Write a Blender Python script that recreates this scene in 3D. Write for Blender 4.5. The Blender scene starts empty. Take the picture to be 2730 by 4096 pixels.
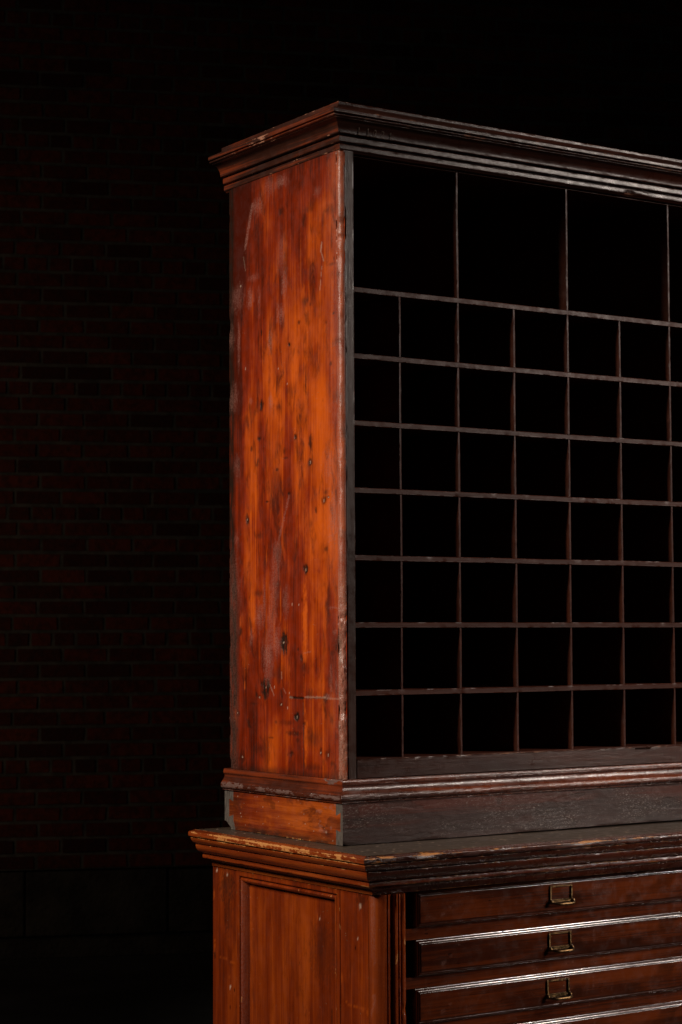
# Pigeonhole cabinet standing on a flat-file drawer cabinet, in a dark room with a brick wall behind.
# Units are metres. X runs along the cabinet front, Y goes into it, Z is up; every shape is written with
# z = 0 at the foot of the upper cabinet's side panel and then lifted by ZO so that the floor is z = 0.
import bpy, bmesh, math, random
import numpy as np
from mathutils import Vector, Matrix
random.seed(7); rng = np.random.RandomState(11)
sc = bpy.context.scene
COL = sc.collection
ZO = 1.06          # height of the upper cabinet's foot above the floor
W = 1.557          # width of the upper cabinet
H = 1.10           # height of its side panel
YR = 0.3805        # rear of the side panel
YB = 0.395         # rear of mouldings and plinth
FL = -ZO           # floor in shape coordinates
ZT = -0.1124       # top of the lower cabinet

# ---------------------------------------------------------------- marks of age on the side panel (metres: y, z, half sizes, strength)
SP_DARK=[(0.1687,0.7685,0.0023,0.0035,1),(0.1942,1.0157,0.0036,0.0065,0.7),(0.1058,1.0021,0.0144,0.0055,0.5),(0.1161,0.9865,0.0058,0.0142,0.5),(0.0279,0.9911,0.0111,0.0078,0.5),(0.0433,0.99,0.0056,0.0039,0.6),(0.0231,0.8921,0.0096,0.0028,0.6),(0.0076,0.8719,0.0033,0.0046,0.6),(0.1113,0.8391,0.0087,0.0078,0.6),(0.1072,0.8056,0.0043,0.011,0.6),(0.263,0.8022,0.0018,0.0057,0.8),(0.0225,0.8049,0.0022,0.0021,0.8),(0.0462,0.7927,0.0028,0.0038,0.6),(0.0315,0.7184,0.0028,0.0046,0.8),(0.0132,0.7546,0.0123,0.0069,0.5),(0.1347,0.8045,0.0023,0.0031,0.8),(0.3579,1.0879,0.0193,0.0134,0.6),(0.3167,0.9459,0.019,0.0099,0.3),(0.1782,0.9254,0.0059,0.032,0.4),(0.0899,1.0086,0.0085,0.0094,0.4),(0.2636,0.6676,0.0037,0.0089,0.95),(0.2716,0.6069,0.0043,0.0041,0.9),(0.1483,0.5996,0.0029,0.0048,0.9),(0.0995,0.5892,0.004,0.0094,0.7),(0.0995,0.5503,0.0035,0.0062,0.9),(0.2991,0.5897,0.0032,0.0049,0.7),(0.2742,0.5666,0.0024,0.0048,0.7),(0.2789,0.5605,0.0025,0.0064,0.7),(0.2103,0.5451,0.003,0.0024,0.8),(0.1703,0.4997,0.0041,0.0032,0.9),(0.2438,0.489,0.0042,0.0016,0.9),(0.3149,0.4606,0.0038,0.0113,0.95),(0.2717,0.4295,0.0077,0.0065,0.6),(0.0499,0.4953,0.0044,0.0046,0.6),(0.0556,0.4803,0.005,0.0069,0.8),(0.0403,0.4855,0.0028,0.0023,0.8),(0.0816,0.4657,0.002,0.0047,0.8),(0.1159,0.3621,0.0051,0.0093,1),(0.0507,0.396,0.0039,0.0038,0.7),(0.1648,0.6863,0.0074,0.0095,0.5),(0.0154,0.6599,0.0069,0.0092,0.5),(0.1832,0.5772,0.0042,0.0048,0.6),(0.1803,0.5643,0.0059,0.0016,0.6),(0.3434,0.567,0.0045,0.0066,0.5),(0.3344,0.3818,0.0025,0.0082,0.6),(0.1881,0.2339,0.0083,0.0157,1),(0.25,0.1498,0.0085,0.0175,1),(0.1299,0.2045,0.0029,0.0093,0.9),(0.1413,0.2207,0.0023,0.0031,0.8),(0.3387,0.2534,0.0057,0.0082,0.8),(0.2822,0.138,0.0025,0.0056,0.8),(0.2724,0.1342,0.0031,0.0029,0.8),(0.1976,0.1226,0.003,0.0032,0.8),(0.1464,0.1022,0.0046,0.0069,1),(0.3512,0.1033,0.0057,0.0073,0.8),(0.3119,0.086,0.0038,0.0081,0.8),(0.1657,0.0365,0.0064,0.0046,0.9),(0.1206,0.0907,0.0028,0.0038,0.9),(0.0452,0.0405,0.005,0.009,0.7),(0.0687,0.0425,0.0028,0.0076,0.7),(0.0337,0.0997,0.0033,0.0091,0.6),(0.0111,0.0899,0.0038,0.009,0.6),(0.0189,0.0732,0.0033,0.006,0.6),(0.0605,0.0262,0.0022,0.006,0.7),(0.0343,0.0253,0.0033,0.0045,0.6),(0.0121,0.2323,0.0049,0.0165,0.7),(0.0513,0.1369,0.0055,0.0076,0.7),(0.0314,0.2157,0.0039,0.0038,0.6),(0.1046,0.1403,0.0085,0.0092,0.6),(0.1185,0.1892,0.0085,0.0093,0.6),(0.1568,0.0725,0.0145,0.0039,0.7),(0.2888,0.0389,0.0077,0.008,0.6),(0.2703,0.0381,0.0055,0.0127,0.6),(0.097,0.0153,0.0225,0.0061,0.6),(0.183,0.0902,0.0176,0.0047,0.5),(0.249,0.0359,0.0091,0.0284,0.5),(0.2338,0.0618,0.006,0.0013,0.7),(0.2156,0.0907,0.0048,0.0025,0.6),(0.2753,0.3227,0.0123,0.0048,0.5),(0.2113,0.338,0.0089,0.0047,0.5),(0.2062,0.1788,0.0178,0.011,0.4),(0.2672,0.0589,0.0043,0.0064,0.5),(0.1975,0.1429,0.003,0.0062,0.7),(0.1438,0.0607,0.0035,0.0028,0.5),(0.0966,0.0671,0.0169,0.0137,0.5),(0.2946,0.1217,0.0093,0.0022,0.5),(0.334,0.0224,0.0062,0.0096,0.7),(0.3798,0.1701,0.0128,0.0326,0.3)]
SP_RAW=[(0.1174,0.2647,0.0057,0.0509,0.95),(0.1198,0.2153,0.0075,0.0169,0.7),(0.117,0.0694,0.0048,0.0398,0.95),(0.1213,0.1199,0.0029,0.0215,0.6),(0.199,0.3031,0.0018,0.0252,0.7),(0.1956,0.215,0.0018,0.0407,0.8),(0.2924,0.2869,0.0043,0.0305,0.6),(0.3412,0.2696,0.0026,0.0114,0.5),(0.3251,0.1548,0.0013,0.0081,0.8),(0.0688,0.4005,0.0195,0.0459,0.55),(0.1142,0.4101,0.004,0.065,0.5),(0.0518,0.438,0.0167,0.0458,0.3),(0.0721,0.3347,0.0167,0.0306,0.45),(0.0651,0.1517,0.0083,0.0379,0.45),(0.1213,0.8532,0.0064,0.0142,0.6),(0.1284,0.8779,0.0011,0.0789,0.5),(0.2558,1.0276,0.0009,0.0326,0.4),(0.2474,0.3868,0.0015,0.0127,0.6),(0.3224,0.2032,0.0094,0.0242,0.35),(0.185,0.2558,0.0029,0.0125,0.6),(0.1406,0.8006,0.0175,0.0789,0.25),(0.1074,0.5649,0.0035,0.0388,0.3),(0.277,0.6511,0.0491,0.0098,0.15)]
SP_HAZE=[(0.1954,1.0699,0.018,0.0096,0.5),(0.235,1.0678,0.0153,0.0146,0.3),(0.2754,1.0394,0.0171,0.0115,0.45),(0.1932,0.9358,0.0135,0.0289,0.3),(0.1845,0.8815,0.0084,0.0207,0.55),(0.1967,0.8289,0.0119,0.0161,0.45),(0.3027,0.8713,0.0088,0.0148,0.6),(0.2714,0.8619,0.0043,0.0211,0.4),(0.2884,0.9086,0.0156,0.0057,0.3),(0.3443,0.7945,0.0038,0.0364,0.5),(0.2318,0.7804,0.0067,0.0161,0.5),(0.3489,0.878,0.0193,0.0216,0.35),(0.0726,1.0306,0.0085,0.0079,0.4),(0.3733,0.8064,0.0113,0.0183,0.4),(0.2323,0.6709,0.0055,0.0144,0.5),(0.3018,0.6795,0.0069,0.0049,0.3),(0.3655,0.6892,0.0145,0.0215,0.4),(0.3498,0.5592,0.0096,0.0181,0.3),(0.3534,0.4249,0.0089,0.0114,0.3),(0.0253,0.4519,0.0137,0.0501,0.5),(0.037,0.5441,0.0138,0.0305,0.35),(0.2724,0.2786,0.0123,0.0176,0.5),(0.3004,0.2403,0.0062,0.0128,0.4),(0.2421,0.2085,0.0151,0.0238,0.6),(0.2149,0.2339,0.012,0.0253,0.45),(0.1818,0.3059,0.0089,0.0235,0.35),(0.2554,0.3072,0.0043,0.0319,0.4),(0.0358,0.1749,0.0044,0.0226,0.4),(0.0195,0.1601,0.0038,0.015,0.5),(0.043,0.1401,0.011,0.0045,0.5),(0.0215,0.751,0.0082,0.0046,0.5),(0.0086,0.6501,0.0096,0.0061,0.6),(0.3665,0.3254,0.0223,0.0654,0.25),(0.0201,0.2519,0.0076,0.0045,0.5)]
SP_LINES=[('haze',0.2942,1.0461,0.3214,0.9682,0.00509,0.7),('haze',0.1695,0.4957,0.211,0.4046,0.00396,0.42),('haze',0.211,0.4046,0.2423,0.1721,0.01697,0.36),('haze',0.2512,0.2116,0.2423,0.1673,0.00707,0.42),('pale',0.0597,0.9352,0.0621,0.9208,0.00255,0.7),('pale',0.0621,0.9208,0.0532,0.9023,0.0017,0.6),('pale',0.0595,0.8924,0.0655,0.8528,0.00113,0.6),('pale',0.2378,0.1587,0.2229,0.1389,0.00141,0.5),('pale',0.1921,0.1524,0.1827,0.1432,0.00113,0.3),('dark',0.1681,0.1361,0.1232,0.1355,0.00226,0.9),('pale',0.1686,0.137,0.1608,0.1362,0.00226,0.4),('dark',0.1232,0.1355,0.0541,0.1377,0.00198,0.5),('pale',0.1189,0.1375,0.0541,0.1383,0.00198,0.5),('pale',0.0486,0.1369,0.0129,0.137,0.00198,0.3),('dark',0.1228,0.1968,0.1241,0.0017,0.00085,0.9),('haze',0.039,0.2937,0.0062,0.2921,0.00255,0.42),('pale',0.3271,0.9542,0.3199,0.9266,0.00113,0.35),('pale',0.1973,0.1805,0.1959,0.168,0.00141,0.4),('dark',0.3181,0.0922,0.3041,0.0782,0.00198,0.7),('dark',0.2718,0.0611,0.258,0.0529,0.0017,0.5),('pale',0.1227,0.2146,0.0998,0.2177,0.00085,0.2)]
SP_PITS=[(0.1899,0.2339),(0.2509,0.1521),(0.1464,0.1022),(0.3152,0.4607),(0.2724,0.1342),(0.1976,0.1226),(0.3512,0.1033),(0.0995,0.5503),(0.0556,0.4803),(0.0403,0.4855),(0.2048,0.729),(0.3199,0.7413),(0.3372,0.8998),(0.1748,0.6982),(0.1598,0.3009),(0.1379,0.3005),(0.2213,0.1527),(0.1698,0.144),(0.1159,0.3621),(0.3331,0.0225),(0.0452,0.0398),(0.1764,0.1169),(0.0687,0.0425)]

# ---------------------------------------------------------------- numeric noise for worn shapes
def _hash(i, j, s):
    v = np.sin(i * 127.1 + j * 311.7 + s * 74.7) * 43758.5453
    return v - np.floor(v)
def vnoise(x, y, seed=0):
    x = np.asarray(x, float); y = np.asarray(y, float)
    xi = np.floor(x); yi = np.floor(y); fx = x - xi; fy = y - yi
    fx = fx * fx * (3 - 2 * fx); fy = fy * fy * (3 - 2 * fy)
    a = _hash(xi, yi, seed); b = _hash(xi + 1, yi, seed); c = _hash(xi, yi + 1, seed); d = _hash(xi + 1, yi + 1, seed)
    return (a + (b - a) * fx) * (1 - fy) + (c + (d - c) * fx) * fy
def fbm(x, y, seed=0, o=3):
    t = 0; a = .5; n = 0
    for k in range(o):
        t = t + a * vnoise(x * 2 ** k, y * 2 ** k, seed + k); n += a; a *= .5
    return t / n
def sstep(a, b, x):
    t = np.clip((x - a) / (b - a), 0, 1); return t * t * (3 - 2 * t)

# ---------------------------------------------------------------- objects
def empty(name, loc, label, cat, group=None):
    o = bpy.data.objects.new(name, None); COL.objects.link(o); o.location = loc
    o['label'] = label; o['category'] = cat
    if group: o['group'] = group
    return o
def link(name, me, mat, parent=None, label=None):
    me.materials.append(mat)
    o = bpy.data.objects.new(name, me); COL.objects.link(o)
    if parent is not None:
        o.parent = parent
        off = Vector((0, 0, 0)); p = parent
        while p is not None:
            off += p.location; p = p.parent
        o.location = Vector((0, 0, ZO)) - off
    else:
        o.location = (0, 0, ZO)
    if label: o['label'] = label
    return o
def add_attr(me, attrs):
    for k, v in attrs.items():
        a = me.attributes.new(k, 'FLOAT', 'POINT'); a.data.foreach_set('value', np.ascontiguousarray(v, dtype=np.float32).ravel())
def raw_mesh(verts, faces, attrs=None, smooth=35):
    me = bpy.data.meshes.new('m')
    me.from_pydata([tuple(map(float, v)) for v in verts], [], faces)
    if attrs: add_attr(me, attrs)
    me.validate(); me.update()
    if smooth:
        me.shade_smooth(); me.set_sharp_from_angle(angle=math.radians(smooth))
    return me
def grid_faces(nu, nv, close=False, base=0, flip=False):
    F = []
    for i in range(nu if close else nu - 1):
        i2 = (i + 1) % nu
        for j in range(nv - 1):
            q = (base + i * nv + j, base + i2 * nv + j, base + i2 * nv + j + 1, base + i * nv + j + 1)
            F.append(q[::-1] if flip else q)
    return F
def merge_grids(grids):
    V = []; F = []; A = {}; b = 0
    keys = set(k for g in grids for k in g['a'])
    for g in grids:
        nu, nv = g['P'].shape[:2]
        V.append(g['P'].reshape(-1, 3)); F += grid_faces(nu, nv, g.get('close', False), b, g.get('flip', False))
        if g.get('caps'):
            F.append([b + i * nv for i in range(nu)][::-1 if not g.get('flip') else 1]); F.append([b + i * nv + nv - 1 for i in range(nu)][::1 if not g.get('flip') else -1])
        for k in keys:
            A.setdefault(k, []).append(np.asarray(g['a'].get(k, np.zeros((nu, nv)))).ravel())
        b += nu * nv
    return np.concatenate(V), F, {k: np.concatenate(v) for k, v in A.items()}
def box_bm(bm, x0, x1, y0, y1, z0, z1, bev=0.0008, seg=1):
    r = bmesh.ops.create_cube(bm, size=1.0)
    for v in r['verts']:
        v.co = Vector(((x0 + x1) / 2 + v.co.x * (x1 - x0), (y0 + y1) / 2 + v.co.y * (y1 - y0), (z0 + z1) / 2 + v.co.z * (z1 - z0)))
    if bev:
        es = list({e for v in r['verts'] for e in v.link_edges})
        bmesh.ops.bevel(bm, geom=es, offset=bev, segments=seg, affect='EDGES', profile=.5)
def box(name, x0, x1, y0, y1, z0, z1, mat, parent=None, bev=0.0008, label=None, seg=1):
    bm = bmesh.new(); box_bm(bm, x0, x1, y0, y1, z0, z1, bev, seg)
    me = bpy.data.meshes.new('m'); bm.to_mesh(me); bm.free()
    me.shade_smooth(); me.set_sharp_from_angle(angle=math.radians(30))
    return link(name, me, mat, parent, label)
def worn_bar(name, axis, a0, a1, y0, y1, c0, c1, mat, parent, amp=.0005, step=.004, seed=0, nicks=()):
    """thin bar along X or Z whose front edges are slightly nicked and wavy"""
    n = max(2, int((a1 - a0) / step)); t = np.linspace(a0, a1, n)
    e = .0007
    sec = [(c0, y1), (c0, y0 + .004), (c0, y0 + e), (c0 + e, y0), (c0 + e * 2, y0), (c1 - e * 2, y0), (c1 - e, y0), (c1, y0 + e), (c1, y0 + .004), (c1, y1)]
    P = np.zeros((len(sec), n, 3)); ed = np.zeros((len(sec), n))
    for i, (c, y) in enumerate(sec):
        d = (vnoise(t * 9, seed + i * 0, 3) - .5) * amp * 1.6
        k = (fbm(t * 120, t * 0 + seed, i + 5, 2)); nick = sstep(.68, .8, k) * amp * 1.6
        for (p, w_, dep) in nicks: nick = nick + dep * np.exp(-((t - p) / w_) ** 2) * (1 if i in (2, 3) else 0)
        s = 1 if c < (c0 + c1) / 2 else -1
        cc = c + d + (s * nick if i in (2, 3, 6, 7) else 0); yy = y + (nick * .6 if i in (3, 6) else 0)
        if axis == 'x': P[i, :, 0] = t; P[i, :, 1] = yy; P[i, :, 2] = cc
        else: P[i, :, 2] = t; P[i, :, 1] = yy; P[i, :, 0] = cc
        if i in (2, 3, 6, 7): ed[i] = .6
    V, F, A = merge_grids([dict(P=P, a={'edge': ed}, close=True, caps=True, flip=(axis == 'x'))])
    me = raw_mesh(V, F, A, 25)
    bm = bmesh.new(); bm.from_mesh(me); bmesh.ops.recalc_face_normals(bm, faces=bm.faces); bm.to_mesh(me); bm.free()
    me.shade_smooth(); me.set_sharp_from_angle(angle=math.radians(25))
    return link(name, me, mat, parent)
def resample(prof, step=.0012, rnd=.0004):
    """densify a profile polyline, slightly cutting its corners; also returns how convex each point is"""
    pts = [np.array(p, float) for p in prof]; out = [pts[0]]; cv = [0.]
    for i in range(1, len(pts) - 1):
        a, b, c = pts[i - 1], pts[i], pts[i + 1]
        la, lc = np.linalg.norm(b - a), np.linalg.norm(c - b); r = min(rnd, la * .4, lc * .4)
        ua, uc = (b - a) / la, (c - b) / lc
        turn = ua[0] * uc[1] - ua[1] * uc[0]
        s = np.clip(abs(turn), 0, 1) * (1 if turn > 0 else -1)
        out += [b - ua * r, b + uc * r] if r > 1e-5 else [b]; cv += [s, s] if r > 1e-5 else [s]
    out.append(pts[-1]); cv.append(0.)
    P = [out[0]]; Cv = [cv[0]]
    for i in range(1, len(out)):
        L = np.linalg.norm(out[i] - out[i - 1]); n = max(1, int(L / step))
        for k in range(1, n + 1):
            f = k / n; P.append(out[i - 1] * (1 - f) + out[i] * f)
            near = 0
            if n == 1: near = cv[i]
            elif k == n: near = cv[i]
            elif (n - k) * L / n < .0012: near = cv[i] * .6
            elif k * L / n < .0012: near = cv[i - 1] * .6
            Cv.append(near)
    return np.array(P), np.array(Cv)
def smooth_curve(p0, p1, kind, n=7):
    """quarter-ish curves between two (offset, z) points: 'cove' or 'ovolo'"""
    (a, b), (c, d) = p0, p1; o = []
    for i in range(n + 1):
        t = i / n * math.pi / 2
        if kind == 'h': f, g = math.sin(t), 1 - math.cos(t)       # leaves p0 horizontally
        else: f, g = 1 - math.cos(t), math.sin(t)                 # leaves p0 vertically
        o.append((a + (c - a) * f, b + (d - b) * g))
    return o
def moulding(name, prof, x0, x1, yf, yb, mat, parent, wear=.0004, seed=0, step=.004, chips=(), tone=0., ftone=None, label=None, xl=None, right=True):
    """profile (offset outwards, z) from bottom to top, run round left side, front and right side with mitred corners"""
    pr, cv = resample(prof); n = len(pr); grids = []
    o = pr[:, 0][:, None]; z = pr[:, 1][:, None]; conv = np.clip(-cv if False else cv, 0, 1)[:, None]
    def run(kind):
        if kind == 'front':
            m = int((x1 - x0) / step); t = np.linspace(0, 1, m)[None, :]
            X = (x0 - o) * (1 - t) + (x1 + o) * t; Y = yf - o + 0 * t; s = X[0]
        else:
            m = int((yb - yf) / step) + 2; t = np.linspace(0, 1, m)[None, :]
            Y = yb * (1 - t) + (yf - o) * t
            X = (x0 - o + 0 * t) if kind == 'left' else (x1 + o + 0 * t); s = Y[0] + (5 if kind == 'left' else 9)
        Z = z + 0 * t
        ss = np.broadcast_to(s[None, :], Z.shape)
        wv = (vnoise(ss * 3, Z * 0, seed) - .5) * wear * .8
        k = fbm(ss * 95, Z * 260, seed + 3, 3); nick = sstep(.6, .8, k) * wear * 3.2 * conv + conv * wear * (fbm(ss * 30, Z * 0, seed + 9) - .2)
        ed = conv * (.6 + .5 * fbm(ss * 20, Z * 20, seed + 21))
        for (kd, p, wdt, zc, zh, dep) in chips:
            if kd == kind:
                q = np.exp(-(((X if kd == 'front' else Y) - p) / wdt) ** 2 - ((Z - zc) / zh) ** 2)
                q = q * (.5 + fbm(ss * 300, Z * 300, seed + 40)); nick = nick + q * dep; ed = ed + q * .9
        if kind == 'front': Y = Y + nick
        elif kind == 'left': X = X + nick
        else: X = X - nick
        Z = Z + wv * (0 if kind == 'x' else 1)
        # fade the waviness out at the mitre so that the runs still meet
        P = np.stack([X + 0 * Z, Y + 0 * Z, Z], -1)
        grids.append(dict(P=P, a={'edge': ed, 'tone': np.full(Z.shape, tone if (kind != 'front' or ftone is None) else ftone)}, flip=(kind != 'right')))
    run('left'); run('front')
    if right: run('right')
    V, F, A = merge_grids(grids)
    me = raw_mesh(V, F, A, 40)
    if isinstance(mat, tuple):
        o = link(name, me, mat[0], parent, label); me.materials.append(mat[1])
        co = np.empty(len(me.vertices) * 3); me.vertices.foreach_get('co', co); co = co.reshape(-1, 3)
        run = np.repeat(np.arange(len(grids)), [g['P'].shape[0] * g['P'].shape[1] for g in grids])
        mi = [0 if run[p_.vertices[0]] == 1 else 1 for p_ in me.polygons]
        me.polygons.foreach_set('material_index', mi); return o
    return link(name, me, mat, parent, label)

# ---------------------------------------------------------------- materials
class NT:
    def __init__(s, name):
        s.m = bpy.data.materials.new(name); s.m.use_nodes = True; s.t = s.m.node_tree; s.n = s.t.nodes; s.n.clear()
        s.out = s.n.new('ShaderNodeOutputMaterial'); s.b = s.n.new('ShaderNodeBsdfPrincipled'); s.t.links.new(s.b.outputs[0], s.out.inputs[0])
    def lk(s, a, b): s.t.links.new(a, b)
    def val(s, x, sock):
        if hasattr(x, 'is_linked') or hasattr(x, 'links'): s.lk(x, sock)
        else: sock.default_value = x
    def math(s, op, a, b=0., c=None, clamp=False):
        n = s.n.new('ShaderNodeMath'); n.operation = op; n.use_clamp = clamp
        s.val(a, n.inputs[0]); s.val(b, n.inputs[1])
        if c is not None: s.val(c, n.inputs[2])
        return n.outputs[0]
    def coord(s, scale=(1, 1, 1), rnd=0.):
        if not hasattr(s, '_tc'):
            tc = s.n.new('ShaderNodeTexCoord'); oi = s.n.new('ShaderNodeObjectInfo')
            v = s.n.new('ShaderNodeVectorMath'); v.operation = 'SCALE'; s.lk(oi.outputs['Random'], v.inputs['Scale']); v.inputs[0].default_value = (3.1, 1.7, 5.3)
            a = s.n.new('ShaderNodeVectorMath'); a.operation = 'ADD'; s.lk(tc.outputs['Object'], a.inputs[0]); s.lk(v.outputs[0], a.inputs[1]); s._tc = a.outputs[0]; s._raw = tc.outputs['Object']
        m = s.n.new('ShaderNodeVectorMath'); m.operation = 'MULTIPLY'; s.lk(s._tc, m.inputs[0]); m.inputs[1].default_value = scale
        return m.outputs[0]
    def noise(s, scale, detail=3, rough=.55, dist=0.):
        n = s.n.new('ShaderNodeTexNoise'); s.lk(s.coord(scale), n.inputs['Vector']); n.inputs['Scale'].default_value = 1
        n.inputs['Detail'].default_value = detail; n.inputs['Roughness'].default_value = rough; n.inputs['Distortion'].default_value = dist
        return n.outputs['Fac']
    def voro(s, scale):
        n = s.n.new('ShaderNodeTexVoronoi'); s.lk(s.coord(scale), n.inputs['Vector']); n.inputs['Scale'].default_value = 1
        return n
    def ramp(s, f, stops):
        n = s.n.new('ShaderNodeValToRGB'); s.lk(f, n.inputs[0]); e = n.color_ramp.elements
        while len(e) < len(stops): e.new(.5)
        for i, (p, c) in enumerate(stops): e[i].position = p; e[i].color = (*c, 1) if len(c) == 3 else c
        return n.outputs[0]
    def step(s, x, a, b, lo=0., hi=1.):
        n = s.n.new('ShaderNodeMapRange'); s.val(x, n.inputs[0]); n.inputs[1].default_value = a; n.inputs[2].default_value = b
        n.inputs[3].default_value = lo; n.inputs[4].default_value = hi; n.interpolation_type = 'SMOOTHSTEP'; return n.outputs[0]
    def mix(s, f, a, b):
        n = s.n.new('ShaderNodeMix'); n.data_type = 'RGBA'; s.val(f, n.inputs[0])
        for x, k in ((a, 6), (b, 7)):
            if isinstance(x, tuple): n.inputs[k].default_value = (*x, 1)
            else: s.lk(x, n.inputs[k])
        return n.outputs[2]
    def attr(s, name):
        n = s.n.new('ShaderNodeAttribute'); n.attribute_name = name; return n.outputs['Fac']
    def bump(s, h, strength, dist, prev=None):
        n = s.n.new('ShaderNodeBump'); s.lk(h, n.inputs['Height']); n.inputs['Strength'].default_value = strength; n.inputs['Distance'].default_value = dist
        if prev is not None: s.lk(prev, n.inputs['Normal'])
        return n.outputs[0]
def wood(name, axis, dark, mid, light, rough=.34, crackle=.35, chip=(.62, .30, .09), chip_amt=.5, streak=1., grain=1., hazec=(.30, .13, .10), specks=.5, tone=0., spec=.5, coat=.25, blot=1., scr=0., wide=.0, mottle=0.):
    m = NT(name)
    def ax(across, along):
        v = [across] * 3; v['xyz'.index(axis)] = along; return tuple(v)
    s1 = m.noise(ax(22 * streak, 1.6), 4, .6, .4)
    s2 = m.noise(ax(70 * streak, 3.2), 3, .6, .3)
    s3 = m.noise(ax(330, 7), 3, .6)
    bl = m.noise(ax(9, 4.5), 4, .6, .5)
    f = m.math('ADD', m.math('MULTIPLY', s1, .28), m.math('MULTIPLY', s2, .26 * grain))
    f = m.math('ADD', f, m.math('MULTIPLY', s3, .20 * grain)); f = m.math('ADD', f, m.math('MULTIPLY', bl, .22 * blot))
    f = m.math('ADD', f, m.math('MULTIPLY', m.attr('tone'), .22)); f = m.math('ADD', f, tone + .10 * (1 - grain) + .11 * (1 - blot) + .02)
    col = m.ramp(f, [(.36 - wide * .4, dark), (.50, mid), (.63 + wide, light)])
    if mottle:
        mt = m.noise(ax(55, 17), 5, .68, .6); mt2 = m.noise(ax(17, 6), 4, .6, .4)
        mk = m.math('MULTIPLY', m.step(m.math('ADD', m.math('MULTIPLY', mt, .6), m.math('MULTIPLY', mt2, .4)), .47, .66), mottle)
        col = m.mix(mk, col, (.050, .0060, .0016))
    # fine dark pores
    po = m.noise(ax(520, 16), 2, .7)
    col = m.mix(m.step(po, .60, .78, 0., .45), col, tuple(c * .25 for c in dark))
    # little dark flecks
    vo = m.voro(ax(60, 26)); fl = m.step(vo.outputs['Distance'], .05, .16, 1., 0.)
    gate = m.step(m.noise((13, 13, 13), 2), .56, .64)
    col = m.mix(m.math('MULTIPLY', m.math('MULTIPLY', fl, gate), .75), col, tuple(c * .2 for c in dark))
    # painted-on wear and sheen maps
    nz = m.noise((420, 420, 420), 3, .7)
    raw = m.attr('raw'); col = m.mix(m.math('MULTIPLY', raw, m.step(s2, .25, .6, .6, 1.)), col, tuple(light))
    dk = m.attr('dark'); dkn = m.math('MULTIPLY', dk, m.step(m.noise(ax(160, 30), 3), .2, .62, .45, 1.2), clamp=True)
    col = m.mix(dkn, col, (.018, .008, .005))
    hz = m.attr('haze'); hzn = m.math('MULTIPLY', hz, m.step(nz, .42, .56, .15, 1.))
    col = m.mix(m.math('MULTIPLY', hzn, .8), col, hazec)
    pl = m.attr('pale'); col = m.mix(m.math('MULTIPLY', pl, m.step(nz, .3, .5, .3, 1.)), col, (.55, .38, .28))
    eg = m.attr('endgrain'); egc = m.mix(m.step(m.noise((500, 500, 60), 3, .7), .4, .62), (.090, .070, .058), (.038, .027, .021))
    col = m.mix(eg, col, egc)
    # worn arrises: chipped finish showing paler wood
    ed = m.attr('edge'); cn = m.math('ADD', m.math('MULTIPLY', m.noise(ax(210, 60), 4, .65), .5), m.math('MULTIPLY', m.noise(ax(45, 14), 4, .7), .5))
    cm = m.math('MULTIPLY', m.step(m.math('ADD', m.math('MULTIPLY', ed, .24 * chip_amt), cn), .655, .70), m.step(ed, .1, .5), clamp=True)
    col = m.mix(cm, col, chip)
    # specks of dust and paint
    v2 = m.voro((150, 150, 150)); sp = m.step(v2.outputs['Distance'], .045, .10, 1., 0.)
    g2 = m.step(m.noise((31, 31, 31), 2), .60, .66)
    sp = m.math('MULTIPLY', m.math('MULTIPLY', sp, g2), specks)
    col = m.mix(sp, col, (.50, .38, .26))
    if scr:
        sn = m.noise(ax(800, 170), 4, .75); sg = m.step(m.noise(ax(22, 8), 4, .65), .38, .60)
        sm = m.math('MULTIPLY', m.math('MULTIPLY', m.step(sn, .56, .66), sg), scr); col = m.mix(sm, col, (.30, .25, .22))
    m.lk(col, m.b.inputs['Base Color'])
    # gloss
    rn = m.noise((45, 45, 45), 4, .7); r = m.step(rn, .3, .7, rough - .07, rough + .12)
    r = m.math('ADD', r, m.math('MULTIPLY', hz, .10)); r = m.math('ADD', r, m.math('MULTIPLY', eg, .35)); r = m.math('ADD', r, m.math('MULTIPLY', cm, .25)); r = m.math('SUBTRACT', r, m.math('MULTIPLY', m.attr('gloss'), .16)); r = m.math('SUBTRACT', r, m.math('MULTIPLY', dk, .1), clamp=True)
    m.lk(r, m.b.inputs['Roughness']); m.b.inputs['Specular IOR Level'].default_value = spec
    m.b.inputs['Coat Weight'].default_value = coat; m.b.inputs['Coat Roughness'].default_value = max(.08, rough - .16)
    ck = m.noise((620, 620, 620), 3, .6); ck2 = m.noise(ax(150, 30), 3, .6)
    hstr = m.math('ADD', m.math('MULTIPLY', ck, m.math('ADD', m.math('MULTIPLY', m.math('MAXIMUM', hz, ed), 1.1), .45)), m.math('MULTIPLY', ck2, .9))
    hstr = m.math('SUBTRACT', hstr, m.math('MULTIPLY', dkn, 1.2)); hstr = m.math('SUBTRACT', hstr, m.math('MULTIPLY', cm, .8)); hstr = m.math('ADD', hstr, m.math('MULTIPLY', s3, .35))
    bp = m.bump(hstr, crackle, .0012)
    m.lk(bp, m.b.inputs['Normal']); m.lk(bp, m.b.inputs['Coat Normal'])
    return m.m
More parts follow.
